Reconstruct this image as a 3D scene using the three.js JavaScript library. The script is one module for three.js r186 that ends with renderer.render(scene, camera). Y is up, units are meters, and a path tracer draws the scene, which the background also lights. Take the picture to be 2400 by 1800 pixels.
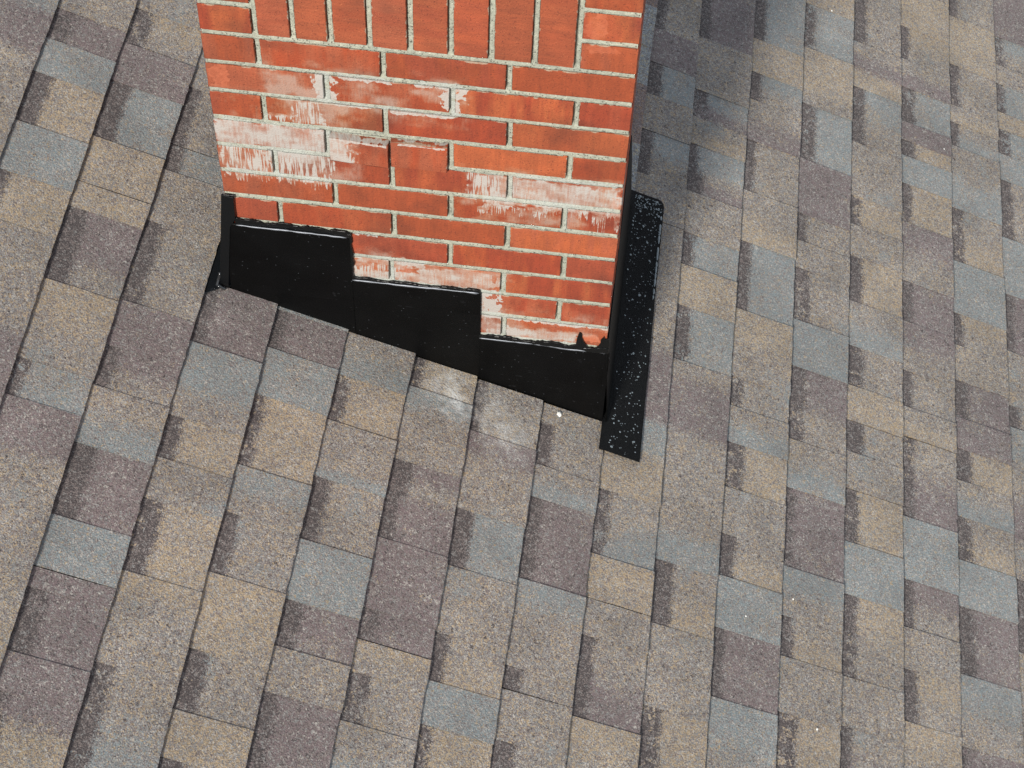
import * as THREE from 'three';
import { mergeGeometries } from 'three/addons/utils/BufferGeometryUtils.js';

// ---------------------------------------------------------------- camera, sky, sun, exposure
const scene = new THREE.Scene();
const camera = new THREE.PerspectiveCamera(22.998, 4 / 3, 0.05, 200);
camera.position.set(0.01038, 2.89495, 2.26396);
{
  const m = new THREE.Matrix4().set(
    0.99233, -0.113028, 0.050062, 0,
    0.026281, 0.588603, 0.807995, 0,
    -0.120793, -0.800482, 0.587059, 0,
    0, 0, 0, 1);
  camera.quaternion.setFromRotationMatrix(m);
}
const renderer = new THREE.WebGLRenderer({ antialias: true });
renderer.toneMapping = THREE.LinearToneMapping;
renderer.toneMappingExposure = 1.31;
renderer.shadowMap.enabled = true;

// the sun stands behind the viewer, a little to the left (read from the chimney's shadow on the roof)
const SUN_ELEV = 30 * Math.PI / 180;
const sunDir = new THREE.Vector3(-0.26, 0, 1).normalize().multiplyScalar(Math.cos(SUN_ELEV)).setY(Math.sin(SUN_ELEV));
const sun = new THREE.DirectionalLight(new THREE.Color().setRGB(1, 0.96, 0.895), 4.45);
sun.position.copy(sunDir).multiplyScalar(20);
sun.castShadow = true;
sun.shadow.radius = 14;                       // hazy sun: soft far shadow edges
sun.shadow.mapSize.set(4096, 4096);
Object.assign(sun.shadow.camera, { left: -4, right: 4, top: 4, bottom: -4, near: 1, far: 40 });
scene.add(sun, sun.target);
{
  // hazy daylight sky: pale horizon, soft blue zenith, broad aureole round the sun
  const w = 256, h = 128, d = new Float32Array(w * h * 4);
  for (let j = 0; j < h; j++) for (let i = 0; i < w; i++) {
    const el = (j + 0.5) / h * Math.PI - Math.PI / 2, az = ((i + 0.5) / w - 0.5) * 2 * Math.PI;
    const v = new THREE.Vector3(Math.cos(el) * Math.cos(az), Math.sin(el), Math.cos(el) * Math.sin(az));
    const t = Math.pow(Math.max(0, v.y), 0.55), c = v.dot(sunDir), g = 0.22 * Math.exp((c - 1) * 9);
    const o = (j * w + i) * 4;
    d[o] = 0.51 * (1 - t) + 0.34 * t + g; d[o + 1] = 0.545 * (1 - t) + 0.39 * t + g * 0.96; d[o + 2] = 0.585 * (1 - t) + 0.475 * t + g * 0.88; d[o + 3] = 1;
  }
  const sky = new THREE.DataTexture(d, w, h, THREE.RGBAFormat, THREE.FloatType);
  sky.mapping = THREE.EquirectangularReflectionMapping;
  sky.magFilter = THREE.LinearFilter; sky.minFilter = THREE.LinearFilter; sky.needsUpdate = true;
  scene.background = sky; scene.environment = sky;
}
// ---------------------------------------------------------------- helpers
const clamp = (v, a = 0, b = 1) => Math.min(b, Math.max(a, v));
const lerp = (a, b, t) => a + (b - a) * t;
const sstep = (a, b, v) => { const t = clamp((v - a) / (b - a)); return t * t * (3 - 2 * t); };
function rng(seed) { let a = seed >>> 0; return () => { a = (a + 0x6D2B79F5) | 0; let t = Math.imul(a ^ (a >>> 15), 1 | a); t = (t + Math.imul(t ^ (t >>> 7), 61 | t)) ^ t; return ((t ^ (t >>> 14)) >>> 0) / 4294967296; }; }
function hash(x, y, s) { let h = Math.imul(x, 374761393) ^ Math.imul(y, 668265263) ^ Math.imul(s, 1274126177); h = Math.imul(h ^ (h >>> 13), 1274126177); h = Math.imul(h ^ (h >>> 15), 2246822519); return ((h ^ (h >>> 16)) >>> 0) / 4294967296; }
function vn(x, y, s) {
  const xi = Math.floor(x), yi = Math.floor(y), fx = x - xi, fy = y - yi, u = fx * fx * (3 - 2 * fx), v = fy * fy * (3 - 2 * fy);
  const a = hash(xi, yi, s), b = hash(xi + 1, yi, s), c = hash(xi, yi + 1, s), d = hash(xi + 1, yi + 1, s);
  return a + (b - a) * u + (c - a) * v + (a - b - c + d) * u * v;
}
const fbm = (x, y, s) => 0.55 * vn(x, y, s) + 0.3 * vn(x * 2.1, y * 2.1, s + 7) + 0.15 * vn(x * 4.3, y * 4.3, s + 13);
const names = {};
function numbered(n) { const k = names[n] = (names[n] ?? -1) + 1; return k ? `${n}_${String(k).padStart(3, '0')}` : n; }
function shade(o) { o.castShadow = o.receiveShadow = true; return o; }
function part(name, geo, mat, parent) { const m = shade(new THREE.Mesh(geo, mat)); m.name = name; parent.add(m); return m; }
function thing(name, label, category, group) { const g = new THREE.Group(); g.name = numbered(name); g.userData = { label, category }; if (group) g.userData.group = group; scene.add(g); return g; }
function texture(data, w, h, srgb, repeat) {
  const t = new THREE.DataTexture(data, w, h, THREE.RGBAFormat, THREE.UnsignedByteType);
  if (srgb) t.colorSpace = THREE.SRGBColorSpace;
  t.wrapS = t.wrapT = repeat ? THREE.RepeatWrapping : THREE.ClampToEdgeWrapping;
  t.magFilter = THREE.LinearFilter; t.minFilter = THREE.LinearMipmapLinearFilter; t.generateMipmaps = true; t.needsUpdate = true; return t;
}
// geometry from position / uv / colour / index arrays
function geom(pos, uv, idx, col) {
  const g = new THREE.BufferGeometry();
  g.setAttribute('position', new THREE.Float32BufferAttribute(pos, 3));
  g.setAttribute('uv', new THREE.Float32BufferAttribute(uv, 2));
  if (col) g.setAttribute('color', new THREE.Float32BufferAttribute(col, 3));
  g.setIndex(idx); g.computeVertexNormals(); return g;
}

// ---------------------------------------------------------------- roof frame: s runs down the slope (5 in 12), h off the roof, z along the courses
const SLOPE = 0.394278, CS = Math.cos(SLOPE), SN = Math.sin(SLOPE), Y0 = -0.303854;
const RP = (s, h, z) => [s * CS + h * SN, Y0 - s * SN + h * CS, z];
// butt line of each course: [s at z = 0, drift per metre]
const LINES = [[-1.442, 0.003], [-1.2964, 0.0029], [-1.1476, 0.0044], [-0.9992, -0.0086], [-0.8501, -0.0138], [-0.7059, -0.0079], [-0.5565, -0.012], [-0.4124, -0.0105], [-0.2724, -0.0015], [-0.1239, -0.0069], [0.0206, -0.0071], [0.1574, 0.0042], [0.3016, 0.0001], [0.4509, 0.0023], [0.5964, 0.0022], [0.744, 0.0033], [0.8858, -0.003], [1.0376, -0.0014], [1.183, 0]];
const line = (k, z) => k < 0 ? -1.442 + k * 0.1453 : k > 18 ? 1.183 + (k - 18) * 0.1453 : LINES[k][0] + LINES[k][1] * z;

// granule blend of every exposed piece, course by course down the roof: colour, then [z where the next begins, its colour] ...
// T taupe, G grey-blue, Y tan, M mauve; a>b drifts from a to b; d = lower ply with the dark granule strip; J = end joint between two shingles
const COURSES = [
  ['G', -0.498, 'M', -0.379, 'T'], 
  ['T', -0.525, 'Md', -0.436, 'G', -0.341, 'Yd', -0.204, 'G', -0.076, 'Yd', 0.042, 'T', 0.275, 'M'], 
  ['T', -0.607, 'Y>Td', -0.503, 'M', -0.393, 'Gd', -0.236, 'Y', -0.117, 'Y J', -0.05, 'Md', 0.073, 'Td', 0.132, 'Y>T', 0.317, 'Gd', 0.401, 'M', 0.508, 'T', 0.662, 'T>Y'], 
  ['T', -0.454, 'Td', -0.292, 'Gd J', -0.22, 'T', -0.083, 'Td', 0.119, 'M', 0.228, 'M>Td', 0.322, 'T>G', 0.451, 'Md', 0.605, 'G', 0.711, 'M J', 0.752, 'Md', 0.876, 'M', 0.948, 'M>Yd', 1.04, 'Yd'], 
  ['Md', 0.157, 'G', 0.214, 'G>T', 0.33, 'Yd', 0.425, 'T', 0.515, 'Yd', 0.668, 'Y>T', 0.749, 'T', 0.85, 'T>Gd'], 
  ['G', 0.014, 'Md', 0.109, 'G', 0.222, 'Yd', 0.385, 'G>T', 0.49, 'Td', 0.619, 'Y', 0.773, 'Td', 0.892, 'Y', 0.981, 'Td'], 
  ['Td', 0.005, 'T>G', 0.113, 'Yd', 0.221, 'T J', 0.313, 'T>G', 0.355, 'Td', 0.495, 'G', 0.623, 'Md', 0.72, 'T', 0.811, 'Md'], 
  ['Yd', 0.081, 'G>T', 0.171, 'T', 0.257, 'M>Td', 0.335, 'Md', 0.438, 'M', 0.591, 'Md', 0.656, 'Y>T J', 0.723, 'Td', 0.822, 'T>G'], 
  ['Td', 0.134, 'M>T', 0.242, 'T', 0.318, 'Gd', 0.449, 'T', 0.593, 'T>Yd', 0.694, 'G', 0.782, 'Yd'], 
  ['T', 0.054, 'Td', 0.158, 'T>G', 0.236, 'Md', 0.425, 'G>T', 0.529, 'T', 0.615, 'Td', 0.663, 'T J', 0.768, 'T>Yd'], 
  ['Td', -1.198, 'M', -1.081, 'Gd', -0.972, 'T', -0.855, 'G>Td', -0.715, 'T', -0.59, 'T J', -0.359, 'T', -0.228, 'M', -0.042, 'G', 0.045, 'Y', 0.162, 'T>Gd', 0.317, 'Y', 0.418, 'T J', 0.501, 'T>Md', 0.675, 'Y>T'], 
  ['Md', -1.235, 'T', -1.052, 'G>Md', -0.96, 'T>Y', -0.872, 'Gd', -0.792, 'T>Md', -0.721, 'T', -0.594, 'Gd', -0.498, 'Y', -0.381, 'Gd', -0.23, 'T>M', -0.134, 'M', -0.047, 'T', 0.209, 'G', 0.28, 'T>Yd', 0.426, 'T', 0.606, 'Yd'], 
  ['Gd', -1.311, 'Y', -1.192, 'G>Td', -1.096, 'T>M', -0.959, 'Td', -0.793, 'T>Y', -0.635, 'Gd', -0.433, 'Y>T', -0.24, 'Td', -0.162, 'T>G', -0.066, 'Yd', 0.05, 'T', 0.166, 'T>Yd', 0.267, 'G', 0.388, 'Md', 0.543, 'G>T'], 
  ['Y', -1.524, 'Gd', -1.359, 'Y', -1.246, 'Y>T', -1.159, 'Gd', -0.97, 'M', -0.791, 'Td', -0.705, 'T', -0.621, 'Td', -0.466, 'G', -0.333, 'Md', -0.217, 'Td', -0.133, 'T>G', -0.005, 'Md', 0.192, 'G>T', 0.31, 'T>Yd', 0.403, 'T', 0.528, 'Yd'], 
  ['Td', -1.461, 'T>M', -1.359, 'Y', -1.294, 'G>Td', -1.099, 'T', -0.918, 'Yd', -0.826, 'T', -0.726, 'Yd', -0.586, 'T>G', -0.454, 'Td', -0.339, 'Y', -0.242, 'Td J', -0.157, 'T', -0.059, 'Yd J', 0.078, 'G', 0.208, 'Y>Td', 0.401, 'T', 0.512, 'T>Md'], 
  ['Y', -1.598, 'Y>Td', -1.474, 'T>M', -1.37, 'Gd', -1.246, 'M', -1.18, 'Yd', -1.126, 'G', -1.03, 'Yd', -0.901, 'M>T', -0.713, 'Md', -0.589, 'M>T', -0.442, 'Td', -0.339, 'T>Y', -0.256, 'T>Md J', -0.04, 'G', 0.12, 'M>Td', 0.237, 'T', 0.336, 'Y>Td', 0.457, 'Y>T'], 
  ['Td', -1.724, 'Y', -1.535, 'Td', -1.382, 'T>Y', -1.318, 'T>Gd', -1.234, 'T>G', -1.017, 'T>Yd', -0.843, 'G', -0.677, 'Y>Td', -0.579, 'T', -0.474, 'Md', -0.366, 'M', -0.279, 'Yd', -0.19, 'T>G', -0.093, 'T>Yd', 0.021, 'G', 0.138, 'Md', 0.303, 'G>T', 0.471, 'Md'], 
  ['M', -1.723, 'G>Td', -1.612, 'T', -1.539, 'Gd', -1.432, 'Y', -1.37, 'Gd', -1.279, 'G', -1.186, 'Td', -0.988, 'G', -0.803, 'Md', -0.623, 'T', -0.46, 'Td', -0.397, 'G', -0.309, 'T>M', -0.076, 'T', 0.018, 'Md', 0.202, 'T'], 
];

const zTop = s => -0.478 - 0.5643 * (s + 1.406), zBot = s => Math.min(1.079 - 0.3006 * (s + 0.96), -0.478 + (s + 1.406) * 3.491);
const CH_W = 0.732, CH_D = 0.53;            // chimney footprint: x from -CH_W to 0, z from -CH_D to 0
const rowOf = COURSES.map((c, k) => {
  const sm = (line(k, 0) + line(k + 1, 0)) / 2, under = k >= 4 && k <= 9;
  const z0 = under ? 0.0065 : Math.min(zTop(sm + 0.07) - 0.05, (c[1] ?? 0) - 0.06), z1 = Math.max(zBot(k < 3 ? sm + 0.07 : sm - 0.07) + 0.05, c[c.length - 2] + 0.06);
  const out = [];
  for (let i = 0; i < c.length; i += 2) {
    const code = c[i], a = i ? c[i - 1] : z0, b = i + 1 < c.length ? c[i + 1] : z1;
    if (b <= z0 + 0.004) continue;
    const m = /^(\w)(?:>(\w))?(d?)( J)?$/.exec(code);
    out.push({ k, z0: Math.max(a, z0), z1: b, a: m[1], b: m[2] ?? m[1], low: !!m[3], joint: !!m[4] });
  }
  // pieces of one ply that follow each other without a step or joint are one run of shingle
  out.forEach((p, i) => { const q = out[i - 1]; p.run = q ? q.run + (p.low !== q.low || p.joint ? 1 : 0) : 0; });
  return out;
});

// ---------------------------------------------------------------- shingle granules
const PAL = { tan: [169, 149, 121], grey: [139, 136, 132], brown: [123, 112, 107], dark: [82, 75, 73], blue: [132, 140, 140], mauve: [123, 108, 107], pale: [172, 166, 157] };
const MIX = {
  T: [['tan', 0.2], ['grey', 0.35], ['brown', 0.27], ['dark', 0.05], ['pale', 0.13]],
  G: [['blue', 0.44], ['grey', 0.32], ['pale', 0.12], ['brown', 0.08], ['tan', 0.04]],
  Y: [['tan', 0.46], ['grey', 0.22], ['brown', 0.18], ['pale', 0.14]],
  M: [['mauve', 0.4], ['brown', 0.3], ['dark', 0.07], ['grey', 0.16], ['pale', 0.07]],
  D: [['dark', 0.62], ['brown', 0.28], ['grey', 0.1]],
};
const GAIN = 0.912;
const CUM = {};
for (const k in MIX) { let s = 0; CUM[k] = MIX[k].map(([n, w]) => [s += w, PAL[n].map(v => v * GAIN)]); }
const pick = (k, q) => { const c = CUM[k]; for (let i = 0; i < c.length - 1; i++) if (q < c[i][0]) return c[i][1]; return c[c.length - 1][1]; };
// one granule: colour class choice by q from small granules and loose clumps of them
function granule(s, z) {
  const w = vn(s * 260, z * 260, 3) - 0.5, w2 = vn(s * 260, z * 260, 4) - 0.5;
  const cx = Math.floor(s * 760 + w * 1.4), cz = Math.floor(z * 760 + w2 * 1.4);
  const bx = Math.floor(s * 290 + w * 2.2), bz = Math.floor(z * 290 + w2 * 2.2);
  const small = hash(cx, cz, 11) < 0.42;
  return { q: small ? hash(cx, cz, 12) : hash(bx, bz, 13), r: hash(cx, cz, 14), l: 0.86 + 0.28 * hash(cx, cz, 15), p: hash(bx, bz, 16) };
}
// chalky mortar-wash stains left on the shingles below the flashing: s, z, radius, strength
const ROOF_STAINS = [[-0.304, 0.088, 0.045, 0.85], [-0.34, 0.06, 0.06, 0.45], [-0.325, 0.03, 0.04, 0.4], [-0.19, 0.115, 0.085, 0.5], [-0.24, 0.07, 0.06, 0.35]];
function paintRoof(s0, s1, z0, z1, n) {
  const d = new Uint8Array(n * n * 4);
  for (let j = 0; j < n; j++) {
    const z = z0 + (j + 0.5) / n * (z1 - z0);
    for (let i = 0; i < n; i++) {
      const s = s0 + (i + 0.5) / n * (s1 - s0), o = (j * n + i) * 4;
      let k = clamp(Math.round((s + 1.442) / 0.1453 - 0.5), 0, 17);
      if (k > 0 && s < line(k, z)) k--; else if (k < 17 && s >= line(k + 1, z)) k++;
      const row = rowOf[k]; let pc = row[row.length - 1];
      for (let m = 0; m < row.length; m++) if (z < row[m].z1) { pc = row[m]; break; }
      const g = granule(s, z), u = s - line(k, z);
      { const zj = z + (g.p + g.r - 1) * 0.022; for (let m = 0; m < row.length; m++) if (zj < row[m].z1) { if (row[m].run === pc.run) pc = row[m]; break; } }
      let cls = pc.a;
      if (pc.b !== pc.a) { const t = clamp((z - pc.z0) / (pc.z1 - pc.z0)); if (0.35 * g.r + 0.65 * g.p < sstep(0.1, 0.9, t)) cls = pc.b; }
      { // stray granules of the other blends, gathered in loose drifts
        const dr = fbm(s * 17, z * 17, 32), q = 0.55 * g.p + 0.45 * g.r;
        if (q < sstep(0.45, 0.85, dr) * 0.55) cls = cls === 'T' ? (fbm(s * 9, z * 9, 33) > 0.5 ? 'Y' : 'G') : 'T';
      }
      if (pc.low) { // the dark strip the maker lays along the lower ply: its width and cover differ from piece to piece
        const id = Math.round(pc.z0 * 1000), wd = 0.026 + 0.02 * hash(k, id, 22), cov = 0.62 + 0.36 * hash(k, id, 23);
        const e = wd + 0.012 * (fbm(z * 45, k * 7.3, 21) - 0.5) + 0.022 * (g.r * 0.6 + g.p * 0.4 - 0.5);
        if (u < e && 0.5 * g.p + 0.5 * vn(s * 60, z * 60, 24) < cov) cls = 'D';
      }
      const patch = 0.9 + 0.2 * fbm(s * 11, z * 11, 31);
      const c = pick(cls, g.q); let r = c[0] * g.l * patch, gg = c[1] * g.l * patch, b = c[2] * g.l * patch;
      if (z > 0 && z < 0.2 && s > -0.4 && s < -0.1) for (const [a, e, R, st] of ROOF_STAINS) {
        const q = Math.hypot(s - a, z - e) / R + (fbm(s * 70, z * 70, 41) - 0.5) * 1.1;
        if (q < 1) { const t = st * (1 - q) * (0.45 + 0.75 * g.q); r = lerp(r, 205, t); gg = lerp(gg, 206, t); b = lerp(b, 202, t); }
      }
      d[o] = clamp(r, 0, 255); d[o + 1] = clamp(gg, 0, 255); d[o + 2] = clamp(b, 0, 255); d[o + 3] = 255;
    }
  }
  return texture(d, n, n, true);
}
const heights = (() => { const n = 512, d = new Uint8Array(n * n * 4); for (let j = 0; j < n; j++) for (let i = 0; i < n; i++) { const o = (j * n + i) * 4, v = 255 * (0.6 * hash(i >> 1, j >> 1, 51) + 0.4 * hash(i >> 2, j >> 2, 52)); d[o] = d[o + 1] = d[o + 2] = v; d[o + 3] = 255; } return d; })();
function bumpTile(ru, rv) { const t = texture(heights, 512, 512, false, true); t.repeat.set(ru, rv); return t; }
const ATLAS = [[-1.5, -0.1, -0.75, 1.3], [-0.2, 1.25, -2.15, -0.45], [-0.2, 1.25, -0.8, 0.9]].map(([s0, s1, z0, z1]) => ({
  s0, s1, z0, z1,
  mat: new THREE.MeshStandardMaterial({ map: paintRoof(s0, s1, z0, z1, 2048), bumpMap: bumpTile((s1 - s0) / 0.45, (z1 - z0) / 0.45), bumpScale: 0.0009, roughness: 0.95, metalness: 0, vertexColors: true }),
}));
const asphalt = new THREE.MeshStandardMaterial({ color: new THREE.Color().setRGB(0.018, 0.017, 0.016), roughness: 0.9 });

// ---------------------------------------------------------------- one exposed piece of shingle: a thin slab lying from under the course above to its own butt edge
function slab(k, z0, z1, low, uvOf, seed, colour, step = 0.014) {
  const R = rng(seed), n = Math.max(3, Math.round((z1 - z0) / step)), lift = (R() - 0.35) * 0.0012, skew = (R() - 0.5) * 0.002;
  const top = low ? -0.0015 : 0, th = low ? 0.006 : 0.0068;
  const pos = [], uv = [], col = [], idx = [], rows = [];
  const full = colour ?? [1, 1, 1];
  const put = (p, u, c) => { pos.push(...p); uv.push(...u); col.push(...c); return pos.length / 3 - 1; };
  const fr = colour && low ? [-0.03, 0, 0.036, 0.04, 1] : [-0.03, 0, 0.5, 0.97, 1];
  const pts = [];
  for (let i = 0; i <= n; i++) {
    const t = i / n, end = i === 0 ? 1 : i === n ? -1 : 0;
    const z = lerp(z0, z1, t) + (i === 0 ? -0.0004 : i === n ? 0.0004 : 0);
    const sa = line(k, z), sb = line(k + 1, z) + (hash(Math.round(z * 70), k, 61) - 0.5) * 0.002 + (vn(z * 7, k * 3.7, 62) - 0.5) * 0.0018 + skew * (t - 0.5) + (low ? -0.0006 : 0);
    const E = sb - sa, ss = colour && low ? [sa - 0.03, sa, sa + 0.036, sa + 0.041, sb] : [sa - 0.03, sa, sa + E * 0.5, sb - 0.004, sb];
    pts.push(ss.map((s, q) => {
      const u = clamp((s - sa) / E, -0.25, 1), zz = z + (end ? (hash(q, Math.round(z * 500), 63) - 0.5) * 0.0016 : 0);
      return [s, lerp(-0.0074, 0, u) + top + lift * Math.max(0, u) + (vn(s * 16, z * 16, 64) - 0.5) * 0.0012 - (q === 4 ? 0.0007 : 0), zz];
    }));
  }
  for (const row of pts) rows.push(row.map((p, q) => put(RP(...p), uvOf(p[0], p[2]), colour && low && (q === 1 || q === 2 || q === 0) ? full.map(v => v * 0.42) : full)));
  for (let i = 0; i < n; i++) for (let q = 0; q < 4; q++) { const a = rows[i][q], b = rows[i][q + 1], c = rows[i + 1][q], d = rows[i + 1][q + 1]; idx.push(a, c, b, b, c, d); }
  const wall = (A, flip, dark = [0.06, 0.056, 0.054]) => {                    // cut edges: bare asphalt
    const up = A.map(p => put(RP(...p), uvOf(p[0], p[2]), dark)), dn = A.map(p => put(RP(p[0], p[1] - th, p[2]), uvOf(p[0], p[2]), dark));
    for (let i = 0; i + 1 < A.length; i++) flip ? idx.push(up[i], up[i + 1], dn[i], dn[i], up[i + 1], dn[i + 1]) : idx.push(up[i], dn[i], up[i + 1], up[i + 1], dn[i], dn[i + 1]);
  };
  wall(pts.map(r => r[4]), true); wall(pts[0], true, [0.5, 0.48, 0.46]); wall(pts[n], false, [0.5, 0.48, 0.46]);
  return geom(pos, uv, idx, col);
}
const roof = new THREE.Group(); roof.name = 'roof'; roof.userData = { label: 'sloping roof of brown, tan and grey asphalt shingles around the brick chimney', category: 'roof', kind: 'structure' }; scene.add(roof);
const CLS = { T: 'taupe', G: 'grey-blue', Y: 'tan', M: 'mauve' };
rowOf.forEach((row, k) => {
  // shingles of this course: split at the end joints the photograph shows
  const strips = []; for (const pc of row) { if (!strips.length || pc.joint) strips.push([]); strips[strips.length - 1].push(pc); }
  for (const st of strips) {
    const za = st[0].z0 + (st[0].joint ? 0.0018 : 0), zb = st[st.length - 1].z1 - 0.0006, n = 8, pos = [], uv = [], idx = [];
    for (let i = 0; i <= n; i++) { const z = lerp(za, zb, i / n), a = line(k, z) - 0.05, b = line(k + 1, z) - 0.004; pos.push(...RP(a, -0.0142, z), ...RP(b, -0.0052, z), ...RP(a, -0.0165, z), ...RP(b, -0.0102, z)); uv.push(0, i, 1, i, 0, i, 1, i); if (i) { const o = i * 4; idx.push(o - 4, o, o - 3, o - 3, o, o + 1, o - 3, o + 1, o - 1, o - 1, o + 1, o + 3); } }
    const base = part('shingle', geom(pos, uv, idx), asphalt, roof);
    const runs = []; for (const p of st) { const q = runs[runs.length - 1]; if (q && q.run === p.run) q.z1 = p.z1; else runs.push({ ...p }); }
    runs.forEach((pc, i) => {
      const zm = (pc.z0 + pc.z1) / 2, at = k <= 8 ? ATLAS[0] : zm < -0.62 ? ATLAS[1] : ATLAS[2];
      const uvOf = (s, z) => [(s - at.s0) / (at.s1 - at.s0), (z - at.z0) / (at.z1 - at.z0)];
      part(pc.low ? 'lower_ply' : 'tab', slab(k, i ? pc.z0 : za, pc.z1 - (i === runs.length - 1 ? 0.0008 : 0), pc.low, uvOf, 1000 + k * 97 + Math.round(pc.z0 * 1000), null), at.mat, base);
    });
  }
});
{ // the roof beyond the picture's edge and behind the chimney, as one field of the same shingles
  const n = 1024, d = new Uint8Array(n * n * 4);
  for (let j = 0; j < n; j++) for (let i = 0; i < n; i++) { const g = granule(i / n * 0.7, j / n * 0.7), c = pick('T', g.q), o = (j * n + i) * 4; for (let q = 0; q < 3; q++) d[o + q] = clamp(c[q] * g.l * 1.55, 0, 255); d[o + 3] = 255; }
  const mat = new THREE.MeshStandardMaterial({ map: texture(d, n, n, true, true), bumpMap: bumpTile(1.5, 1.5), bumpScale: 0.0009, roughness: 0.95, vertexColors: true });
  const R = rng(77), list = [], tint = { T: [0.42, 0.42, 0.42], G: [0.4, 0.45, 0.5], Y: [0.54, 0.48, 0.4], M: [0.31, 0.27, 0.28] };
  const uvOf = (s, z) => [s / 0.7, z / 0.7];
  const fill = (k, a, b) => { for (let z = a; z < b - 0.03;) { let e = Math.min(b, z + 0.08 + R() * 0.13); if (b - e < 0.05) e = b; const q = R(), c = q < 0.42 ? 'T' : q < 0.6 ? 'G' : q < 0.8 ? 'Y' : 'M'; list.push(slab(k, z, e, R() < 0.45, uvOf, 5000 + list.length, tint[c], 0.05)); z = e; } };
  for (let k = -8; k <= 27; k++) {
    const row = rowOf[k];
    if (!row) { fill(k, -3.2, 2.4); continue; }
    if (k >= 4 && k <= 9) fill(k, -3.2, -CH_D - 0.02); else fill(k, -3.2, row[0].z0);
    fill(k, row[row.length - 1].z1, 2.4);
  }
  const m = part('surrounding_shingles', mergeGeometries(list), mat, roof); m.userData.kind = 'stuff';
  const p = [], dk = new THREE.BoxGeometry(5.6, 0.02, 5.7); dk.rotateZ(-SLOPE); dk.translate(...RP(-0.02, -0.036, -0.4));
  part('roof_deck', dk, new THREE.MeshStandardMaterial({ color: new THREE.Color().setRGB(0.05, 0.04, 0.03), roughness: 0.9 }), roof);
}

// ---------------------------------------------------------------- chimney
const CO = 0.0677, JT = 0.0104;                       // course height, joint width
const bedY = k => (10 - k) * CO;                      // bed joint above course k
const HEADS = { 0: [-0.6378, -0.4243, -0.2107], 1: [-0.524, -0.3066, -0.0942], 2: [-0.6378, -0.4238, -0.2066], 3: [-0.5297, -0.3094, -0.0988], 4: [-0.6281, -0.4156, -0.2031], 5: [-0.5221, -0.3094, -0.1013], 6: [-0.629, -0.4152, -0.2037], 7: [-0.524, -0.3104, -0.0959], 8: [-0.636, -0.4236, -0.2086], 9: [-0.524, -0.311, -0.0985], 10: [-0.636, -0.4236, -0.2044] };
const heads = k => HEADS[k] ?? (k % 2 ? [-0.524, -0.3095, -0.0975] : [-0.636, -0.424, -0.2085]);
const SOLDIERS = [-0.6386, -0.5742, -0.5108, -0.4451, -0.3769, -0.3094, -0.2418, -0.1694, -0.0986];
const SOLD0 = bedY(0), SOLD1 = bedY(-3);
// lime and efflorescence on the brick face, plus sunlight painted along one ledge, as the photograph shows it: kind, x from, x to, y, half height
const STAINS_AND_LIGHT = [
  ['solid', -0.5412, -0.515, 0.5787, 0.0346],
  ['streak', -0.5814, -0.53, 0.509, 0.0272],
  ['drip', -0.6327, -0.579, 0.4881, 0.0099],
  ['wash', -0.7357, -0.5279, 0.4406, 0.0346],
  ['streak', -0.7327, -0.6301, 0.3727, 0.0371],
  ['streak', -0.6307, -0.5202, 0.3637, 0.0371],
  ['streak', -0.5187, -0.482, 0.4304, 0.0272],
  ['line', -0.4156, -0.3511, 0.5342, 0.0079],
  ['line', -0.3659, -0.3038, 0.536, 0.0079],
  ['line', -0.5047, -0.4156, 0.6047, 0.0099],
  ['line', -0.5152, -0.3509, 0.5396, 0.0079],
  ['solid', -0.3168, -0.2908, 0.5743, 0.0371],
  ['line', -0.3648, -0.2872, 0.6064, 0.0118],
  ['streak', -0.2781, -0.2117, 0.3643, 0.0346],
  ['wash', -0.2114, 0.0001, 0.3622, 0.0371],
  ['drip', -0.2618, -0.1904, 0.303, 0.0198],
  ['drip', -0.1866, -0.1058, 0.3102, 0.0148],
  ['drip', -0.0936, 0.0027, 0.306, 0.0272],
  ['line', -0.197, -0.0007, 0.4051, 0.0079],
  ['drip', -0.7299, -0.5277, 0.3276, 0.0173],
  ['line', -0.4981, -0.4488, 0.1993, 0.0059],
  ['wash', -0.4967, -0.3552, 0.1277, 0.0148],
  ['streak', -0.4983, -0.3998, 0.0915, 0.0247],
  ['wash', -0.3719, -0.2262, 0.0963, 0.0272],
  ['line', -0.3723, -0.255, 0.0703, 0.0118],
  ['line', -0.4991, -0.3557, 0.0695, 0.0099],
  ['solid', -0.244, -0.2208, 0.0353, 0.0371],
  ['wash', -0.2546, -0.2377, 0.0362, 0.0816],
  ['wash', -0.241, -0.1922, 0.3659, 0.042],
  ['wash', -0.5474, -0.4817, 0.4379, 0.0371],
  ['wash', -0.6482, -0.5206, 0.3936, 0.0198],
  ['wash', -0.4987, -0.3556, 0.0839, 0.0148],
  ['wash', -0.2471, -0.0523, -0.0471, 0.0198],
  ['line', -0.2199, 0.0048, -0.004, 0.0089],
  ['line', -0.2425, -0.0514, -0.067, 0.0099],
  ['wash', -0.2222, -0.2056, 0.1046, 0.0148],
  ['streak', -0.547, -0.5321, 0.5744, 0.0297],
  ['haze', -0.735, -0.46, 0.44, 0.11], ['haze', -0.3, 0.005, 0.345, 0.075], ['haze', -0.64, -0.28, 0.57, 0.06], ['haze', -0.5, -0.2, 0.105, 0.05], ['haze', -0.25, 0.003, -0.02, 0.05],
  ['line', -0.517, -0.421, 0.4655, 0.004], ['line', -0.413, -0.33, 0.4665, 0.0035],  // sunlight on the cracked brick's top ledge, put into the colour as white lines
];
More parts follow.
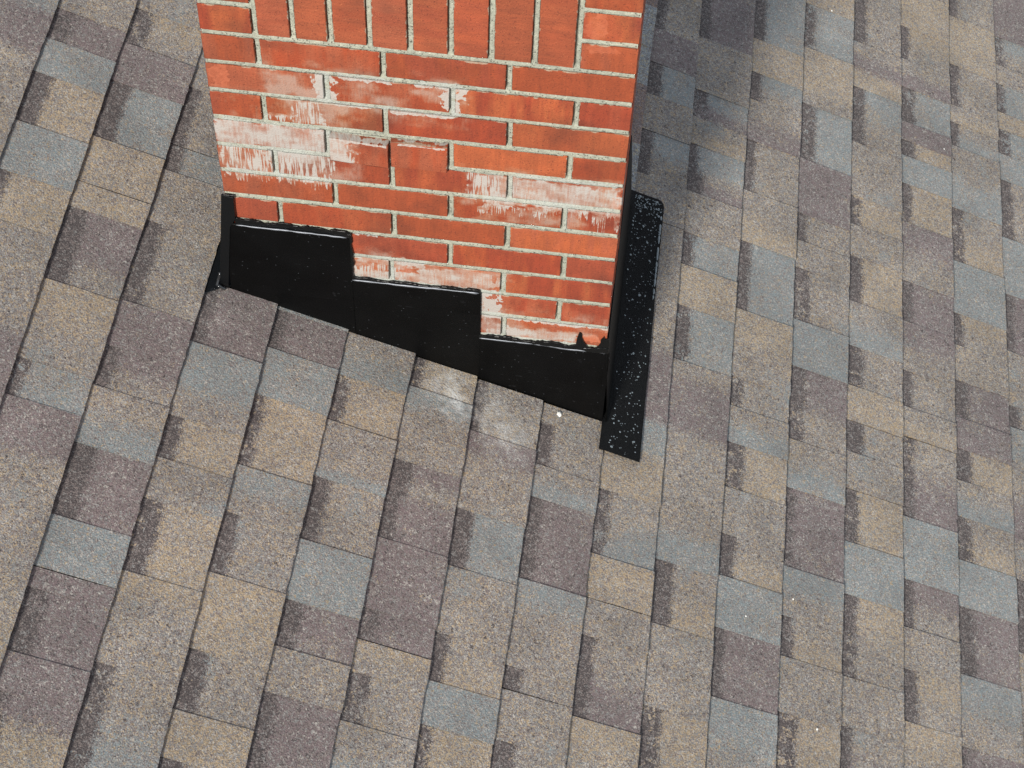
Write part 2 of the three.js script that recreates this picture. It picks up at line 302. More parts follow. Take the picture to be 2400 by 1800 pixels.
// fresh, paler orange where the face has spalled: x from, x to, y, half height
const CHIPS = [
  [-0.7308, -0.689, 0.5805, 0.0272],
  [-0.0896, -0.0461, 0.7799, 0.0272],
  [-0.0885, -0.0318, 0.7287, 0.0087],
  [-0.0167, -0.0011, 0.3604, 0.0198, 0.6],
  [-0.0506, -0.0145, -0.0424, 0.0136, 0.6],
  [-0.2553, -0.247, 0.0981, 0.0148],
  [-0.4205, -0.3829, 0.1045, 0.0173],
  [-0.1718, -0.1483, -0.0543, 0.0074],
  [-0.5173, -0.481, 0.4568, 0.0049],
];
const FX0 = -0.75, FX1 = 0.02, FY0 = -0.36, FY1 = 0.9;
function lime(x, y, mortar) {  // whiteness of the lime and of the painted ledge light
  let w = 0;
  for (let i = 0; i < STAINS_AND_LIGHT.length; i++) {
    const [kind, a, b, cy, hh] = STAINS_AND_LIGHT[i];
    if (x < a - 0.02 || x > b + 0.02 || y < cy - hh - 0.02 || y > cy + hh + 0.02) continue;
    const e = (fbm(x * 55, y * 75, 71 + i) - 0.5) * 0.04 + (vn(x * 380, y * 260, 70) - 0.5) * 0.006;
    const inx = Math.min(x - a, b - x) + e, iny = hh - Math.abs(y - cy) + e * 0.6;
    let v = 0;
    if (kind === 'wash') { const m = sstep(-0.003, 0.007, Math.min(inx, iny)); v = m * clamp(0.5 + 0.75 * (fbm(x * 26, y * 50, 81) - 0.35) + 0.25 * (vn(x * 420, y * 60, 82) - 0.5)); }
    else if (kind === 'streak') { const n = vn(x * 560, y * 55, 83) * 0.55 + vn(x * 240, y * 24, 84) * 0.45, m = sstep(-0.005, 0.007, Math.min(inx, iny)); v = m * clamp(0.75 * sstep(0.34, 0.68, n) + 0.55 * (fbm(x * 45, y * 70, 90) - 0.2)); }
    else if (kind === 'haze') { v = sstep(-0.012, 0.02, Math.min(inx, iny)) * clamp(1.3 * fbm(x * 22, y * 34, 92) - 0.5 + 0.18 * (vn(x * 480, y * 90, 93) - 0.5), 0, 0.45); }
    else if (kind === 'drip') { const len = hh * 2 * Math.pow(vn(x * 520, i, 85) * 0.75 + vn(x * 60, i, 86) * 0.4, 1.9); if (inx > 0 && cy + hh - y < len && y < cy + hh + 0.002) v = clamp((0.5 + 0.6 * vn(x * 700, y * 220, 87)) * (1.9 * fbm(x * 60, y * 80, 108) - 0.25)); }
    else if (kind === 'line') { const n = fbm(x * 120, y * 120, 88); if (inx > 0 && Math.abs(y - cy) < hh * (1.5 * n - 0.25)) v = 0.55 + 0.4 * vn(x * 400, y * 400, 87); }
    else { const n = fbm(x * 110, y * 80, 89); if (Math.min(inx, iny) > -0.003) v = n > 0.36 ? 0.8 : 0.15; }
    w = Math.max(w, v);
  }
  return w;
}
function brickId(x, y) {                               // -> [id, x0, x1, y0, y1, soldier]
  const k = 9 - Math.floor(y / CO) + 0;                // course index
  if (y > SOLD0 && y < SOLD1 && x > SOLDIERS[0] && x < SOLDIERS[8]) { let i = 0; while (x > SOLDIERS[i + 1]) i++; return [900 + i, SOLDIERS[i], SOLDIERS[i + 1], SOLD0, SOLD1, true]; }
  const h = y > SOLD0 && y < SOLD1 ? [SOLDIERS[0], SOLDIERS[8]] : heads(k);
  let i = 0; while (i < h.length && x > h[i]) i++;
  return [k * 10 + i + 300, i ? h[i - 1] : -CH_W, i < h.length ? h[i] : 0, bedY(k + 1), bedY(k), false];
}
const TONES = [[200, 89, 43], [195, 80, 37], [204, 95, 49], [189, 82, 47], [197, 98, 60], [178, 70, 36], [205, 101, 53]];
const BG = 0.725;
function paintFace(n, mortar) {
  const d = new Uint8Array(n * n * 4);
  for (let j = 0; j < n; j++) {
    const y = FY0 + (j + 0.5) / n * (FY1 - FY0);
    for (let i = 0; i < n; i++) {
      const x = FX0 + (i + 0.5) / n * (FX1 - FX0), o = (j * n + i) * 4;
      let r, g, b;
      if (mortar) {
        const f = fbm(x * 160, y * 160, 91), pit = hash(Math.floor(x * 500), Math.floor(y * 500), 92);
        const l = (0.86 + 0.28 * f) * (pit < 0.05 ? 0.6 : pit > 0.96 ? 1.1 : 1), tone = fbm(x * 12, y * 12, 93);
        r = lerp(190, 208, tone) * l; g = lerp(195, 205, tone) * l; b = lerp(177, 182, tone) * l;
        const w = lime(x, y, true) * 0.85; r = lerp(r, 222, w); g = lerp(g, 226, w); b = lerp(b, 218, w);
      } else {
        const [id, x0, x1, y0, y1, sold] = brickId(x, y), h1 = hash(id, 1, 94), h2 = hash(id, 2, 94);
        const A = TONES[Math.floor(h1 * 6.99)], B = TONES[Math.floor(h2 * 6.99)];
        const t = sstep(0.3, 0.7, sold ? fbm(x * 14, y * 40, 95) : fbm(x * 40, y * 10, 95));
        const str = sold ? vn(x * 40, y * 340, 96) * 0.6 + vn(x * 20, y * 120, 97) * 0.4 : vn(x * 340, y * 40, 96) * 0.6 + vn(x * 120, y * 18, 97) * 0.4;
        const l = (0.93 + 0.1 * (str - 0.5) * 2 * 0.6 + 0.12 * (hash(i, j, 98) - 0.5) + 0.16 * (fbm(x * 30, y * 30, 99) - 0.5)) * (0.95 + 0.12 * h2);
        r = lerp(A[0], B[0], t) * l; g = lerp(A[1], B[1], t) * l; b = lerp(A[2], B[2], t) * l;
        if (sold) { r = lerp(r, 206 * l, 0.5); g = lerp(g, 108 * l, 0.5); b = lerp(b, 70 * l, 0.5); }
        { const pore = fbm(x * 420, y * 420, 106); if (pore > 0.74) { r *= 0.8; g *= 0.74; b *= 0.72; } const soot = sstep(0.55, 0.85, fbm(x * 9, y * 13, 107)) * 0.16; r *= 1 - soot; g *= 1 - soot; b *= 1 - soot * 0.8; }
        const sand = hash(Math.floor(x * 900), Math.floor(y * 700), 100); if (sand > 0.988) { r *= 1.12; g *= 1.3; b *= 1.35; } else if (sand < 0.012) { r *= 0.72; g *= 0.68; b *= 0.68; }
        for (let q = 0; q < CHIPS.length; q++) { const [a, c, cy, hh, bold = 0] = CHIPS[q]; const e = Math.hypot((x - (a + c) / 2) / ((c - a) / 2), (y - cy) / hh) + (fbm(x * 80, y * 80, 101 + q) - 0.5) * 1.6; if (e < 1) { const m = 0.25 + bold + 0.5 * vn(x * 160, y * 160, 102) * (1 - bold); r = lerp(r, 228, m); g = lerp(g, 124, m); b = lerp(b, 84, m); } }
        // mortar smeared over the brick's edges when the joints were struck
        const edge = Math.min((y1 - y) - JT / 2, (y - y0) - JT / 2 + 0.0012, x0 > -CH_W + 0.001 ? (x - x0) - JT / 2 : 1, x1 < -0.001 ? (x1 - x) - JT / 2 : 1), sm = fbm(x * 55, y * 130, 103);
        if (edge < 0.0034 * (sm - 0.5) * 2) { const m = 0.6 + 0.3 * vn(x * 300, y * 300, 104); r = lerp(r, 206, m); g = lerp(g, 196, m); b = lerp(b, 174, m); }
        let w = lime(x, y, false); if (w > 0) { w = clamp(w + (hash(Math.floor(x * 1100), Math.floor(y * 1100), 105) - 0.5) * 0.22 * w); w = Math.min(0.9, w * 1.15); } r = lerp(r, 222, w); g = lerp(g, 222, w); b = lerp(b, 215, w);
      }
      d[o] = clamp(r * BG, 0, 255); d[o + 1] = clamp(g * BG, 0, 255); d[o + 2] = clamp(b * BG, 0, 255); d[o + 3] = 255;
    }
  }
  return texture(d, n, n, true);
}
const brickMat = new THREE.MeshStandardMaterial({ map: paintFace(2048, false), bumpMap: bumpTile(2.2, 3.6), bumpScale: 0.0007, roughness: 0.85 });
const mortarMat = new THREE.MeshStandardMaterial({ map: paintFace(1024, true), bumpMap: bumpTile(2.5, 4), bumpScale: 0.0015, roughness: 0.95 });
const faceUV = (x, y) => [(x - FX0) / (FX1 - FX0), (y - FY0) / (FY1 - FY0)];

// a brick with worn, chamfered arrises: u across, v up, depth w behind the face; place() maps to the world, tex() to the colour map
function brickGeo(u0, u1, v0, v1, depth, place, tex, seed, rough = 1) {
  const nu = Math.max(4, Math.round((u1 - u0) / 0.018)), nv = Math.max(4, Math.round((v1 - v0) / 0.018)), R = rng(seed), pos = [], uv = [], idx = [];
  const bev = 0.0011, ids = [];
  const out = (R() - 0.4) * 0.0022 * rough, tu = (R() - 0.5) * 0.004 * rough, tv = (R() - 0.5) * 0.003 * rough;
  const J = () => (R() - 0.5) * 0.0018 * rough;
  const put = (u, v, w) => { pos.push(...place(u, v, w)); uv.push(...tex(u, v)); return pos.length / 3 - 1; };
  for (let i = 0; i <= nu; i++) { ids.push([]); for (let j = 0; j <= nv; j++) {
    const t = i / nu, s = j / nv, ei = i === 0 ? 1 : i === nu ? -1 : 0, ej = j === 0 ? 1 : j === nv ? -1 : 0;
    ids[i].push(put(lerp(u0, u1, t) + ei * (bev + Math.abs(J())), lerp(v0, v1, s) + ej * (bev + Math.abs(J())), out + tu * (t - 0.5) + tv * (s - 0.5) + (vn(t * nu * 0.7 + seed, s * 4, 111) - 0.5) * 0.0012 * rough));
  } }
  for (let i = 0; i < nu; i++) for (let j = 0; j < nv; j++) { const a = ids[i][j], b = ids[i + 1][j], c = ids[i][j + 1], d = ids[i + 1][j + 1]; idx.push(a, b, c, b, d, c); }
  const ring = []; for (let i = 0; i < nu; i++) ring.push([i, 0]); for (let j = 0; j < nv; j++) ring.push([nu, j]); for (let i = nu; i > 0; i--) ring.push([i, nv]); for (let j = nv; j > 0; j--) ring.push([0, j]);
  const o1 = [], o2 = [], f = [];
  for (const [i, j] of ring) {
    const u = lerp(u0, u1, i / nu) + (i === 0 || i === nu ? J() * 0.6 : 0), v = lerp(v0, v1, j / nv) + (j === 0 || j === nv ? J() * 0.6 : 0);
    f.push(ids[i][j]); o1.push(put(u, v, out - bev * (0.8 + 0.6 * R()))); o2.push(put(u, v, -depth)); { const cu = (u0 + u1) / 2, cv = (v0 + v1) / 2, q = tex(u + Math.sign(cu - u) * Math.min(0.03, Math.abs(cu - u)), v + Math.sign(cv - v) * Math.min(0.024, Math.abs(cv - v))); uv[uv.length - 2] = q[0]; uv[uv.length - 1] = q[1]; }
  }
  const n = ring.length;
  for (let i = 0; i < n; i++) { const k = (i + 1) % n; idx.push(o1[i], o1[k], f[i], f[i], o1[k], f[k], o2[i], o2[k], o1[i], o1[i], o2[k], o1[k]); }
  return geom(pos, uv, idx);
}
const chimney = thing('brick_chimney', 'orange red brick chimney with pale mortar and white lime stains rising from the roof', 'chimney');
const TOPK = -13;                                          // courses run on above the picture to the chimney's top
const stepTop = x => x < -0.5 ? 0.19 : x < -0.25 ? 0.066 : -0.074;   // what the step flashing covers
const nearPlace = (u, v, w) => [u, v, w];
const clean = [[-0.419, 0.6145], [-0.205, 0.6145], [-0.41, 0.2085], [-0.198, 0.2085], [-0.2, 0.479]];   // plain patches of the colour map for bricks the photograph does not show
for (let k = TOPK; k <= 10; k++) {
  const yb = bedY(k + 1) + JT / 2, yt = bedY(k) - JT / 2, inS = k >= -3 && k <= -1;
  const h = inS ? [SOLDIERS[0], SOLDIERS[8]] : heads(k), xs = [-CH_W - JT / 2, ...h, JT / 2];
  for (let i = 0; i + 1 < xs.length; i++) {
    if (inS && i === 1) continue;
    const a = xs[i] + JT / 2, b = xs[i + 1] - JT / 2, seed = 3000 + k * 31 + i;
    if (yt < Math.min(stepTop(a + 0.001), stepTop(b - 0.001))) continue;
    const header = b - a < 0.12, depth = header && (i === 0 || i === xs.length - 2) && k % 2 === 0 ? 0.203 : 0.092;
    const c = clean[Math.floor(hash(k, i, 5) * 5)], shown = k >= -3;
    const tex = shown ? faceUV : (u, v) => faceUV(c[0] + (u - a), c[1] + (v - yb));
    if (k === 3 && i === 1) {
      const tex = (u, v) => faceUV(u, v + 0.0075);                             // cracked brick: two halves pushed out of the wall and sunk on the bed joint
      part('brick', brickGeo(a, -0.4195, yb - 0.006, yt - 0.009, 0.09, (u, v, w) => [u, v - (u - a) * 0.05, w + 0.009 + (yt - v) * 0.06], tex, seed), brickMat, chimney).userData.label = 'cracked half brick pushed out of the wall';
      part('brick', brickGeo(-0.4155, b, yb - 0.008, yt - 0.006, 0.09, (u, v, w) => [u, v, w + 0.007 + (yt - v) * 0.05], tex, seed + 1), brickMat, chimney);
    } else part('brick', brickGeo(a, b, yb, yt, depth, nearPlace, tex, seed), brickMat, chimney);
  }
}
for (let i = 0; i < 8; i++) {                             // soldier course: bricks on end
  const a = SOLDIERS[i] + JT / 2, b = SOLDIERS[i + 1] - JT / 2;
  part('soldier_brick', brickGeo(a, b, SOLD0 + JT / 2, SOLD1 - JT / 2, 0.09, nearPlace, faceUV, 3900 + i), brickMat, chimney);
}
for (const side of [1, -1]) for (let k = TOPK; k <= (side > 0 ? 14 : 9); k++) {   // the two flanks
  const yb = bedY(k + 1) + JT / 2, yt = bedY(k) - JT / 2, roofY = side > 0 ? Y0 : 0;
  if (yt < roofY + 0.02) continue;
  let z = -(k % 2 === 0 ? 0.2 : 0.0925) - JT, i = 0;
  const px = side > 0 ? 0 : -CH_W;
  while (z > -CH_D + 0.02) {
    let e = Math.max(-CH_D, z - 0.203); if (e + CH_D < 0.05) e = -CH_D;
    const c = clean[Math.floor(hash(k, i + 20, 5) * 5)], za = z, ze = e;
    part('brick', brickGeo(0, za - ze, yb, yt, 0.09, (u, v, w) => side > 0 ? [px + w, v, za - u] : [px - w, v, ze + u], (u, v) => faceUV(c[0] + u, c[1] + (v - yb)), 4200 + k * 17 + i * 3 + side), brickMat, chimney);
    z = e - JT; i++;
  }
}
{ // mortar: flush bed joints, deeper head joints, an uneven struck surface; one continuous body
  const nx = 480, ny = 330, ya = -0.12, yb = SOLD1 + 0.01, pos = [], uv = [], idx = [];
  for (let j = 0; j <= ny; j++) for (let i = 0; i <= nx; i++) {
    const x = lerp(-CH_W + 0.002, -0.002, i / nx), y = lerp(ya, yb, j / ny), [, x0, x1, y0, y1] = brickId(x, y);
    const dl = x - x0, dr = x1 - x, bed = Math.min(y - y0, y1 - y);
    let z = -0.0002;
    if (Math.min(dl, dr) < 0.011 && bed > JT * 0.55 && x0 > -CH_W + 0.001 | x1 < -0.001) z = dr < dl && dr > 0.003 ? -0.009 : -0.002;  // deepest along the brick on the left of the joint
    if (Math.min(dl, dr, bed) > JT * 0.5 + 0.0012) z = -0.008;                     // behind the bricks
    z += (fbm(x * 130, y * 130, 121) - 0.5) * 0.0016 + (fbm(x * 25, y * 25, 122) - 0.5) * 0.0018;
    pos.push(x, y, Math.min(z, 0.0008)); uv.push(...faceUV(x, y));
    if (i && j) { const o = j * (nx + 1) + i, w = nx + 1; idx.push(o - w - 1, o - w, o - 1, o - w, o, o - 1); }
  }
  const g1 = geom(pos, uv, idx), top = bedY(TOPK), bot = -0.42;
  const g2 = new THREE.BoxGeometry(CH_W - 0.009, top - bot, CH_D - 0.022); g2.translate(-CH_W / 2, (top + bot) / 2, -CH_D / 2 - 0.0075);
  const q = g2.attributes.position, uvs = []; for (let i = 0; i < q.count; i++) uvs.push(...faceUV(clamp(q.getX(i) + q.getZ(i) * 0.5, -0.7, -0.05), clamp(q.getY(i) % 0.5, 0, 0.6))); g2.setAttribute('uv', new THREE.Float32BufferAttribute(uvs, 2));
  const flank = [];
  const g4 = new THREE.PlaneGeometry(CH_W - 0.004, top - SOLD1, 8, 8); g4.translate(-CH_W / 2, (top + SOLD1) / 2, -0.003); // front joints above the soldier course
  for (const s of [-1, 1]) { const f = new THREE.PlaneGeometry(CH_D - 0.004, top - bot, 8, 16); f.rotateY(s * Math.PI / 2); f.translate(s > 0 ? -0.003 : -CH_W + 0.003, (top + bot) / 2, -CH_D / 2); flank.push(f); }
  part('mortar', mergeGeometries([g1, g2, g4, ...flank]), mortarMat, chimney);
  const slab = new THREE.BoxGeometry(CH_W + 0.1, 0.07, CH_D + 0.1); slab.translate(-CH_W / 2, top + 0.038, -CH_D / 2);
  part('cap', slab, new THREE.MeshStandardMaterial({ color: new THREE.Color().setRGB(0.35, 0.34, 0.32), roughness: 0.9 }), chimney);
}

// ---------------------------------------------------------------- flashing: black painted sheet metal with glossy sealant
const scuffs = (() => { // black paint with dust, faint scratches and dried splashes
  const n = 1024, d = new Uint8Array(n * n * 4);
  for (let j = 0; j < n; j++) for (let i = 0; i < n; i++) {
    const o = (j * n + i) * 4, x = i / n, y = j / n, sc = vn(x * 14, y * 260, 161) * vn(x * 90 + y * 25, y * 30, 162), du = fbm(x * 9, y * 9, 163);
    let v = 3 + 6 * (du - 0.4) + 4 * hash(i, j, 164); if (sc > 0.74) v += 16; if (hash(i >> 2, j >> 2, 165) > 0.9985) v += 45;
    d[o] = clamp(v, 0, 255); d[o + 1] = clamp(v * 1.03, 0, 255); d[o + 2] = clamp(v * 1.1, 0, 255); d[o + 3] = 255;
  }
  return texture(d, n, n, true, true);
})();
const paint = new THREE.MeshPhysicalMaterial({ map: scuffs, roughness: 0.45, specularIntensity: 0.2, bumpMap: bumpTile(1.5, 1.5), bumpScale: 0.0003 });
const gloss = new THREE.MeshPhysicalMaterial({ color: new THREE.Color().setRGB(0.008, 0.009, 0.01), roughness: 0.22, clearcoat: 0.6, clearcoatRoughness: 0.12 });
const tar = new THREE.MeshPhysicalMaterial({ color: new THREE.Color().setRGB(0.003, 0.0034, 0.0038), roughness: 0.5, specularIntensity: 0.22, bumpMap: bumpTile(2, 8), bumpScale: 0.0012 });
const wet = new THREE.MeshPhysicalMaterial({ color: new THREE.Color().setRGB(0.012, 0.013, 0.014), roughness: 0.08, clearcoat: 1, clearcoatRoughness: 0.05 });
const lipGlint = new THREE.MeshStandardMaterial({ color: new THREE.Color().setRGB(0.13, 0.14, 0.155), metalness: 0.6, roughness: 0.42 });  // paler metal tone stands in for the sun glint along the black lip
const glintGrit = new THREE.MeshPhysicalMaterial({ color: new THREE.Color().setRGB(0.14, 0.17, 0.18), roughness: 0.25, clearcoat: 1, clearcoatRoughness: 0.06 });  // grit coloured pale to give the specks the bright glint of drops
const post = new THREE.MeshPhysicalMaterial({ color: new THREE.Color().setRGB(0.003, 0.0035, 0.004), roughness: 0.4, specularIntensity: 0.45 });
const sealantMat = new THREE.MeshPhysicalMaterial({ color: new THREE.Color().setRGB(0.0025, 0.0028, 0.003), roughness: 0.32, specularIntensity: 0.6 });
// sheet cut to an outline in a plane, slightly buckled; outline [[u, v], ...]
function sheet(outline, thick, place, wav = 0.0008, seed = 1) {
  const sh = new THREE.Shape(outline.map(p => new THREE.Vector2(...p)));
  const g = new THREE.ExtrudeGeometry(sh, { depth: thick, bevelEnabled: true, bevelSize: 0.0004, bevelThickness: 0.0004, bevelSegments: 1, steps: 1 });
  const p = g.attributes.position, uvs = [];
  for (let i = 0; i < p.count; i++) { const u = p.getX(i), v = p.getY(i), w = p.getZ(i); uvs.push(u * 2, v * 2); p.setXYZ(i, ...place(u, v, w + (vn(u * 12 + seed, v * 12, 131) - 0.5) * wav)); }
  g.setAttribute('uv', new THREE.Float32BufferAttribute(uvs, 2)); g.computeVertexNormals(); return g;
}
// densify an outline so that the buckles and nicks show
function dense(o, step = 0.02, nick = 0, seed = 1) { const out = []; o.forEach((p, i) => { const q = o[(i + 1) % o.length], n = Math.max(1, Math.round(Math.hypot(q[0] - p[0], q[1] - p[1]) / step)); for (let k = 0; k < n; k++) out.push([lerp(p[0], q[0], k / n) + (k ? (hash(i, k, seed) - 0.5) * nick : 0), lerp(p[1], q[1], k / n) + (k ? (hash(i, k, seed + 1) - 0.5) * nick : 0)]); }); return out; }
// bead of uneven section along a path of points
function bead(pts, rad, seed, jitter = 0.5, step = 0.004, flat = 0.7) {
  const curve = new THREE.CatmullRomCurve3(pts.map(p => new THREE.Vector3(...p)), false, 'catmullrom', 0.1), len = curve.getLength(), n = Math.max(6, Math.round(len / step)), m = 8, R = rng(seed), pos = [], uv = [], idx = [];
  for (let i = 0; i <= n; i++) {
    const c = curve.getPointAt(i / n), t = curve.getTangentAt(i / n), up = Math.abs(t.z) > 0.9 ? new THREE.Vector3(0, 1, 0) : new THREE.Vector3(0, 0, 1);
    const a = new THREE.Vector3().crossVectors(t, up).normalize(), b = new THREE.Vector3().crossVectors(a, t).normalize();
    const d = i / n * len, r = i === 0 || i === n ? rad * 0.25 : rad * (1 - jitter * 0.6 + jitter * (0.85 * vn(d * 55 + seed, seed, 141) + 0.4 * vn(d * 190, seed, 143))), off = (vn(d * 70, seed, 142) - 0.5) * rad * jitter * 0.8;
    for (let k = 0; k < m; k++) { const q = k / m * Math.PI * 2, v = c.clone().addScaledVector(a, Math.cos(q) * r + off).addScaledVector(b, Math.sin(q) * r * flat); pos.push(v.x, v.y, v.z); uv.push(i / 4, k / m); }
    if (i) for (let k = 0; k < m; k++) { const o = (i - 1) * m, e = (k + 1) % m; idx.push(o + k, o + e, o + m + k, o + e, o + m + e, o + m + k); }
  }
  return geom(pos, uv, idx);
}
const onFace = z => (u, v, w) => [u, v, z + w];
const roofY = x => Y0 - x * SN / CS;
// ragged smear of sealant trowelled over the top of the metal: lower edge along a run, upper edge uneven
function smear(run, up, z, seed) {
  const lo = [], hi = [];
  for (let i = 0; i + 1 < run.length; i++) { const [a, b] = [run[i], run[i + 1]], n = Math.max(2, Math.round(Math.hypot(b[0] - a[0], b[1] - a[1]) / 0.0045)), nx = -(b[1] - a[1]), ny = b[0] - a[0], L = Math.hypot(nx, ny);
    for (let k = 0; k < n + (i === run.length - 2 ? 1 : 0); k++) { const x = lerp(a[0], b[0], k / n), y = lerp(a[1], b[1], k / n), r = up * (0.35 + 0.8 * vn(x * 60 + y * 60, seed, 151) + 0.35 * (vn(x * 260 + y * 260, seed, 152) - 0.3)); lo.push([x - nx / L * 0.002, y - ny / L * 0.002]); hi.push([x + nx / L * r, y + ny / L * r]); } }
  return sheet([...lo, ...hi.reverse()], 0.0022, onFace(z), 0.003, seed);
}
function stepFlashing(label, x0, x1, top, z, seed, lipRun, caulk, blobs = []) {
  const g = thing('step_flashing', label, 'flashing', 'black step flashing along the chimney side');
  const b0 = roofY(x0) - 0.006, b1 = roofY(x1) - 0.006;
  part('metal_sheet', sheet(dense([[x0, b0], [x1, b1], [x1, top[1]], [x0, top[0]]], 0.03, 0.0006, seed), 0.0012, onFace(z), 0.0016, seed), paint, g);
  part('folded_lip', bead(lipRun.map(([x, y]) => [x, y, z + 0.0022]), 0.0021, seed, 0.8, 0.006, 0.9), lipGlint, g);
  caulk.forEach(([run, up], i) => part('sealant', smear(run, up, 0.0028, seed + i * 7), sealantMat, g));
  blobs.forEach((o, i) => part('sealant', sheet(dense(o, 0.004, 0.0016, seed + i), 0.002, onFace(0.0026), 0.002, seed + i), sealantMat, g));
}
stepFlashing('upper step flashing with ragged sealant beside the left corner post', -0.742, -0.5, [0.195, 0.193], 0.0052, 11, [[-0.715, 0.194], [-0.62, 0.194], [-0.505, 0.192]],
  [[[[-0.716, 0.1955], [-0.62, 0.1945], [-0.53, 0.1935], [-0.497, 0.193]], 0.0125], [[[-0.4985, 0.07], [-0.5005, 0.12], [-0.5, 0.165], [-0.501, 0.2]].reverse(), 0.0055], [[[-0.53, 0.197], [-0.512, 0.199], [-0.5, 0.192]], 0.012]]);
stepFlashing('middle step flashing stepping down the chimney side between the other two', -0.507, -0.25, [0.066, 0.069], 0.0038, 23, [[-0.5, 0.0665], [-0.372, 0.068], [-0.253, 0.0695]],
  [[[[-0.5, 0.0675], [-0.42, 0.0685], [-0.371, 0.069], [-0.252, 0.0705]], 0.0075]]);
stepFlashing('lowest step flashing with shiny lip at the chimney corner above the apron', -0.256, 0.0085, [-0.073, -0.075], 0.0024, 37, [[-0.252, -0.073], [-0.14, -0.0725], [-0.07, -0.077], [0.005, -0.075]],
  [[[[-0.252, -0.072], [-0.15, -0.0715], [-0.07, -0.075], [0.005, -0.074]], 0.013]],
  [[[-0.06, -0.068], [-0.0575, -0.036], [-0.0545, -0.021], [-0.0505, -0.024], [-0.0495, -0.036], [-0.043, -0.052], [-0.034, -0.068]], [[-0.022, -0.068], [-0.0135, -0.052], [-0.0105, -0.034], [-0.0065, -0.025], [-0.0035, -0.034], [0.003, -0.03], [0.005, -0.038], [0.005, -0.068]]]);
{
  const g = thing('corner_flashing', 'narrow upright black corner flashing folded round the chimney at left', 'flashing');
  part('metal_sheet', sheet(dense([[-0.7625, 0.012], [-0.748, 0.003], [-0.7435, 0.04], [-0.727, 0.188], [-0.7145, 0.212], [-0.713, 0.272], [-0.7345, 0.2765]], 0.03), 0.0013, onFace(0.0076), 0.001, 5), post, g);
  part('side_leg', sheet(dense([[0.004, 0.02], [0.004, 0.2], [-CH_D + 0.01, 0.2], [-CH_D + 0.01, 0.01]], 0.05), 0.0013, (u, v, w) => [-CH_W - 0.003 - w, v, u], 0.001, 6), paint, g);
  part('sealant_bead', bead([[-0.766, 0.014, 0.019], [-0.763, 0.016, 0.016], [-0.757, 0.011, 0.017], [-0.75, 0.007, 0.016]], 0.0042, 8, 0.9, 0.002, 0.8), wet, g);
  part('sealant_bead', bead([[-0.759, 0.042, 0.004], [-0.764, 0.028, 0.01], [-0.767, 0.015, 0.018]], 0.003, 9, 0.9, 0.002, 0.8), wet, g);
  part('sealant_bead', smear([[-0.7345, 0.2705], [-0.712, 0.269]], 0.007, 0.005, 3), sealantMat, g);
}
{
  const g = thing('back_pan_flashing', 'black flashing tucked under the shingles above the chimney', 'flashing');
  part('metal_sheet', sheet(dense([[-0.858, -0.62], [-0.79, -0.62], [-0.788, -0.008], [-0.8, 0], [-0.813, 0.006], [-0.829, 0.021], [-0.846, 0.037], [-0.858, 0.04]], 0.05), 0.0012, (u, v, w) => RP(u, w - 0.0062, v), 0.001, 7), gloss, g);
}
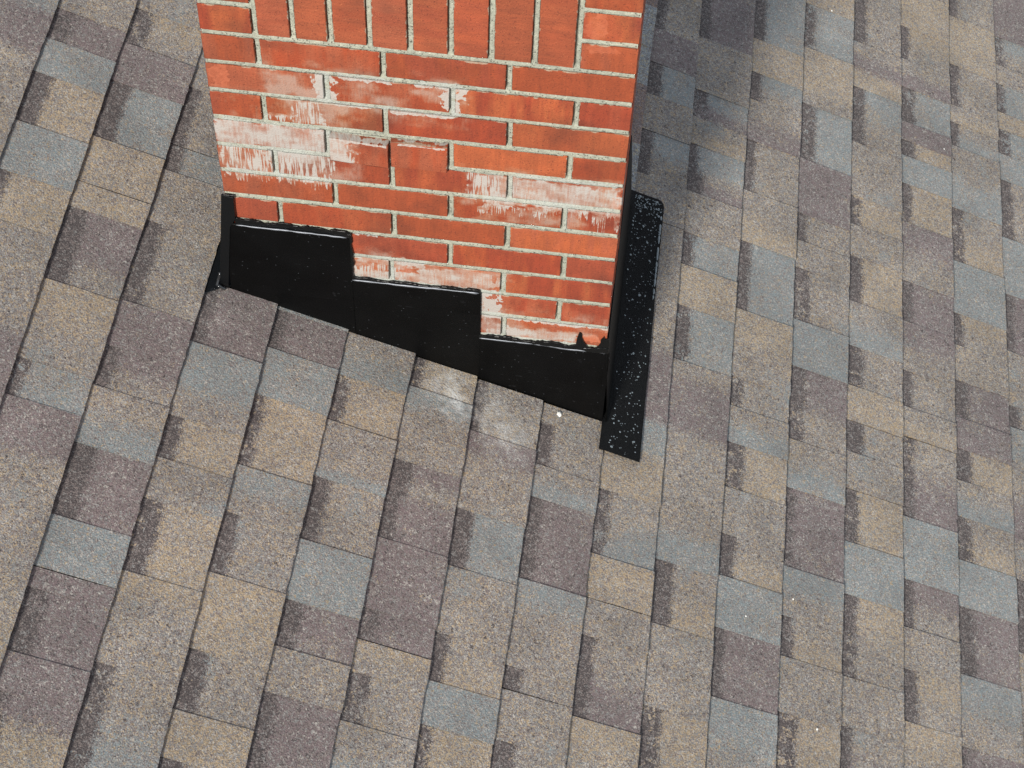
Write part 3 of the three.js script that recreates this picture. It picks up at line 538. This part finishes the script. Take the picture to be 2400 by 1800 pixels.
{
  const g = thing('apron_flashing', 'long black tar speckled apron flashing on the roof right of the chimney', 'flashing');
  const rc = []; const rr = 0.014;                       // rounded far corner
  for (let i = 0; i <= 4; i++) { const q = i / 4 * Math.PI / 2; rc.push([0.0985 - rr + rr * Math.cos(q), -0.645 + rr - rr * Math.sin(q)]); }
  const outline = [[0.008, 0.077], [0.008, -0.642], ...rc.reverse(), [0.1005, 0.0755]];
  part('roof_leg', sheet(dense(outline, 0.02, 0.0012, 3), 0.0015, (u, v, w) => RP(u, w + 0.0028, v), 0.002, 9), tar, g);
  part('wall_leg', sheet(dense([[0.006, 0], [0.006, 0.232], [-CH_D - 0.06, 0.232], [-CH_D - 0.06, 0]], 0.04), 0.0012, (u, v, w) => [0.0015 + w + 0.0165 * (1 - v / 0.232), Y0 - 0.004 + v, u], 0.0012, 10), paint, g);
  const list = [], R = rng(404);
  for (let i = 0; i < 420; i++) {
    const z = lerp(-0.635, 0.07, Math.pow(R(), 1.7)), s = lerp(0.026, 0.095, R()), r = 0.0009 + 0.0023 * R() * R() * R();
    const e = new THREE.SphereGeometry(1, 8, 5, 0, Math.PI * 2, 0, Math.PI / 2); e.scale(r * (0.8 + 0.6 * R()), r * 0.65, r * (0.8 + 0.9 * R())); e.rotateY(R() * 3); e.rotateZ(-SLOPE); e.translate(...RP(s, 0.0047, z)); list.push(e);
  }
  for (let i = 0; i < 26; i++) { const z = lerp(-0.6, -0.36, R()), r = 0.002 + 0.0015 * R(), e = new THREE.SphereGeometry(1, 10, 6); e.scale(r * 0.9, r * 0.8, r * (1.2 + 2 * R())); e.rotateZ(-SLOPE); e.translate(...RP(0.0945, 0.0047, z)); list.push(e); }
  const dr = part('sealant_droplets', mergeGeometries(list), glintGrit, g); dr.userData.kind = 'stuff';
}

// ---------------------------------------------------------------- small stones lying on the shingles
const stone = new THREE.MeshStandardMaterial({ color: new THREE.Color().setRGB(0.78, 0.76, 0.7), roughness: 0.7 });
for (const [s, z, r, label] of [
  [-0.0856, 0.0232, 0.005, 'largest white pebble, on the shingle below the lowest step flashing'],
  [0.5258, -1.5291, 0.0022, 'tiny white chip on the shingles near the top edge of the photo'],
  [0.3711, 0.3437, 0.0018, 'tiny white chip on a grey shingle right of the apron\'s lower end'],
  [0.543, 0.5425, 0.0024, 'small white chip on a tan shingle near the bottom edge of the photo'],
  [0.4795, 0.2655, 0.0018, 'flat white fleck on the taupe shingle beside a mauve one'],
  [0.8675, -1.199, 0.0018, 'white chip on a mauve shingle in the upper right']]) {
  const g = new THREE.IcosahedronGeometry(1, 1), p = g.attributes.position;
  for (let i = 0; i < p.count; i++) { const f = 0.8 + 0.35 * hash(Math.round(p.getX(i) * 50), Math.round(p.getY(i) * 50 + p.getZ(i) * 31), Math.round(s * 1000)); p.setXYZ(i, p.getX(i) * f, p.getY(i) * f * 0.6, p.getZ(i) * f * 1.35); }
  g.computeVertexNormals(); g.scale(r, r, r); g.rotateZ(-SLOPE);
  const k = LINES.findIndex((l, i) => s >= line(i, z) && s < line(i + 1, z)), u = (s - line(k, z)) / (line(k + 1, z) - line(k, z));
  const m = shade(new THREE.Mesh(g, stone)); m.name = numbered('pebble'); m.userData = { label, category: 'pebble', group: 'stray white stones on the roof' };
  m.position.set(...RP(s, lerp(-0.0074, 0, u) + r * 0.35, z)); scene.add(m);
}

renderer.render(scene, camera);
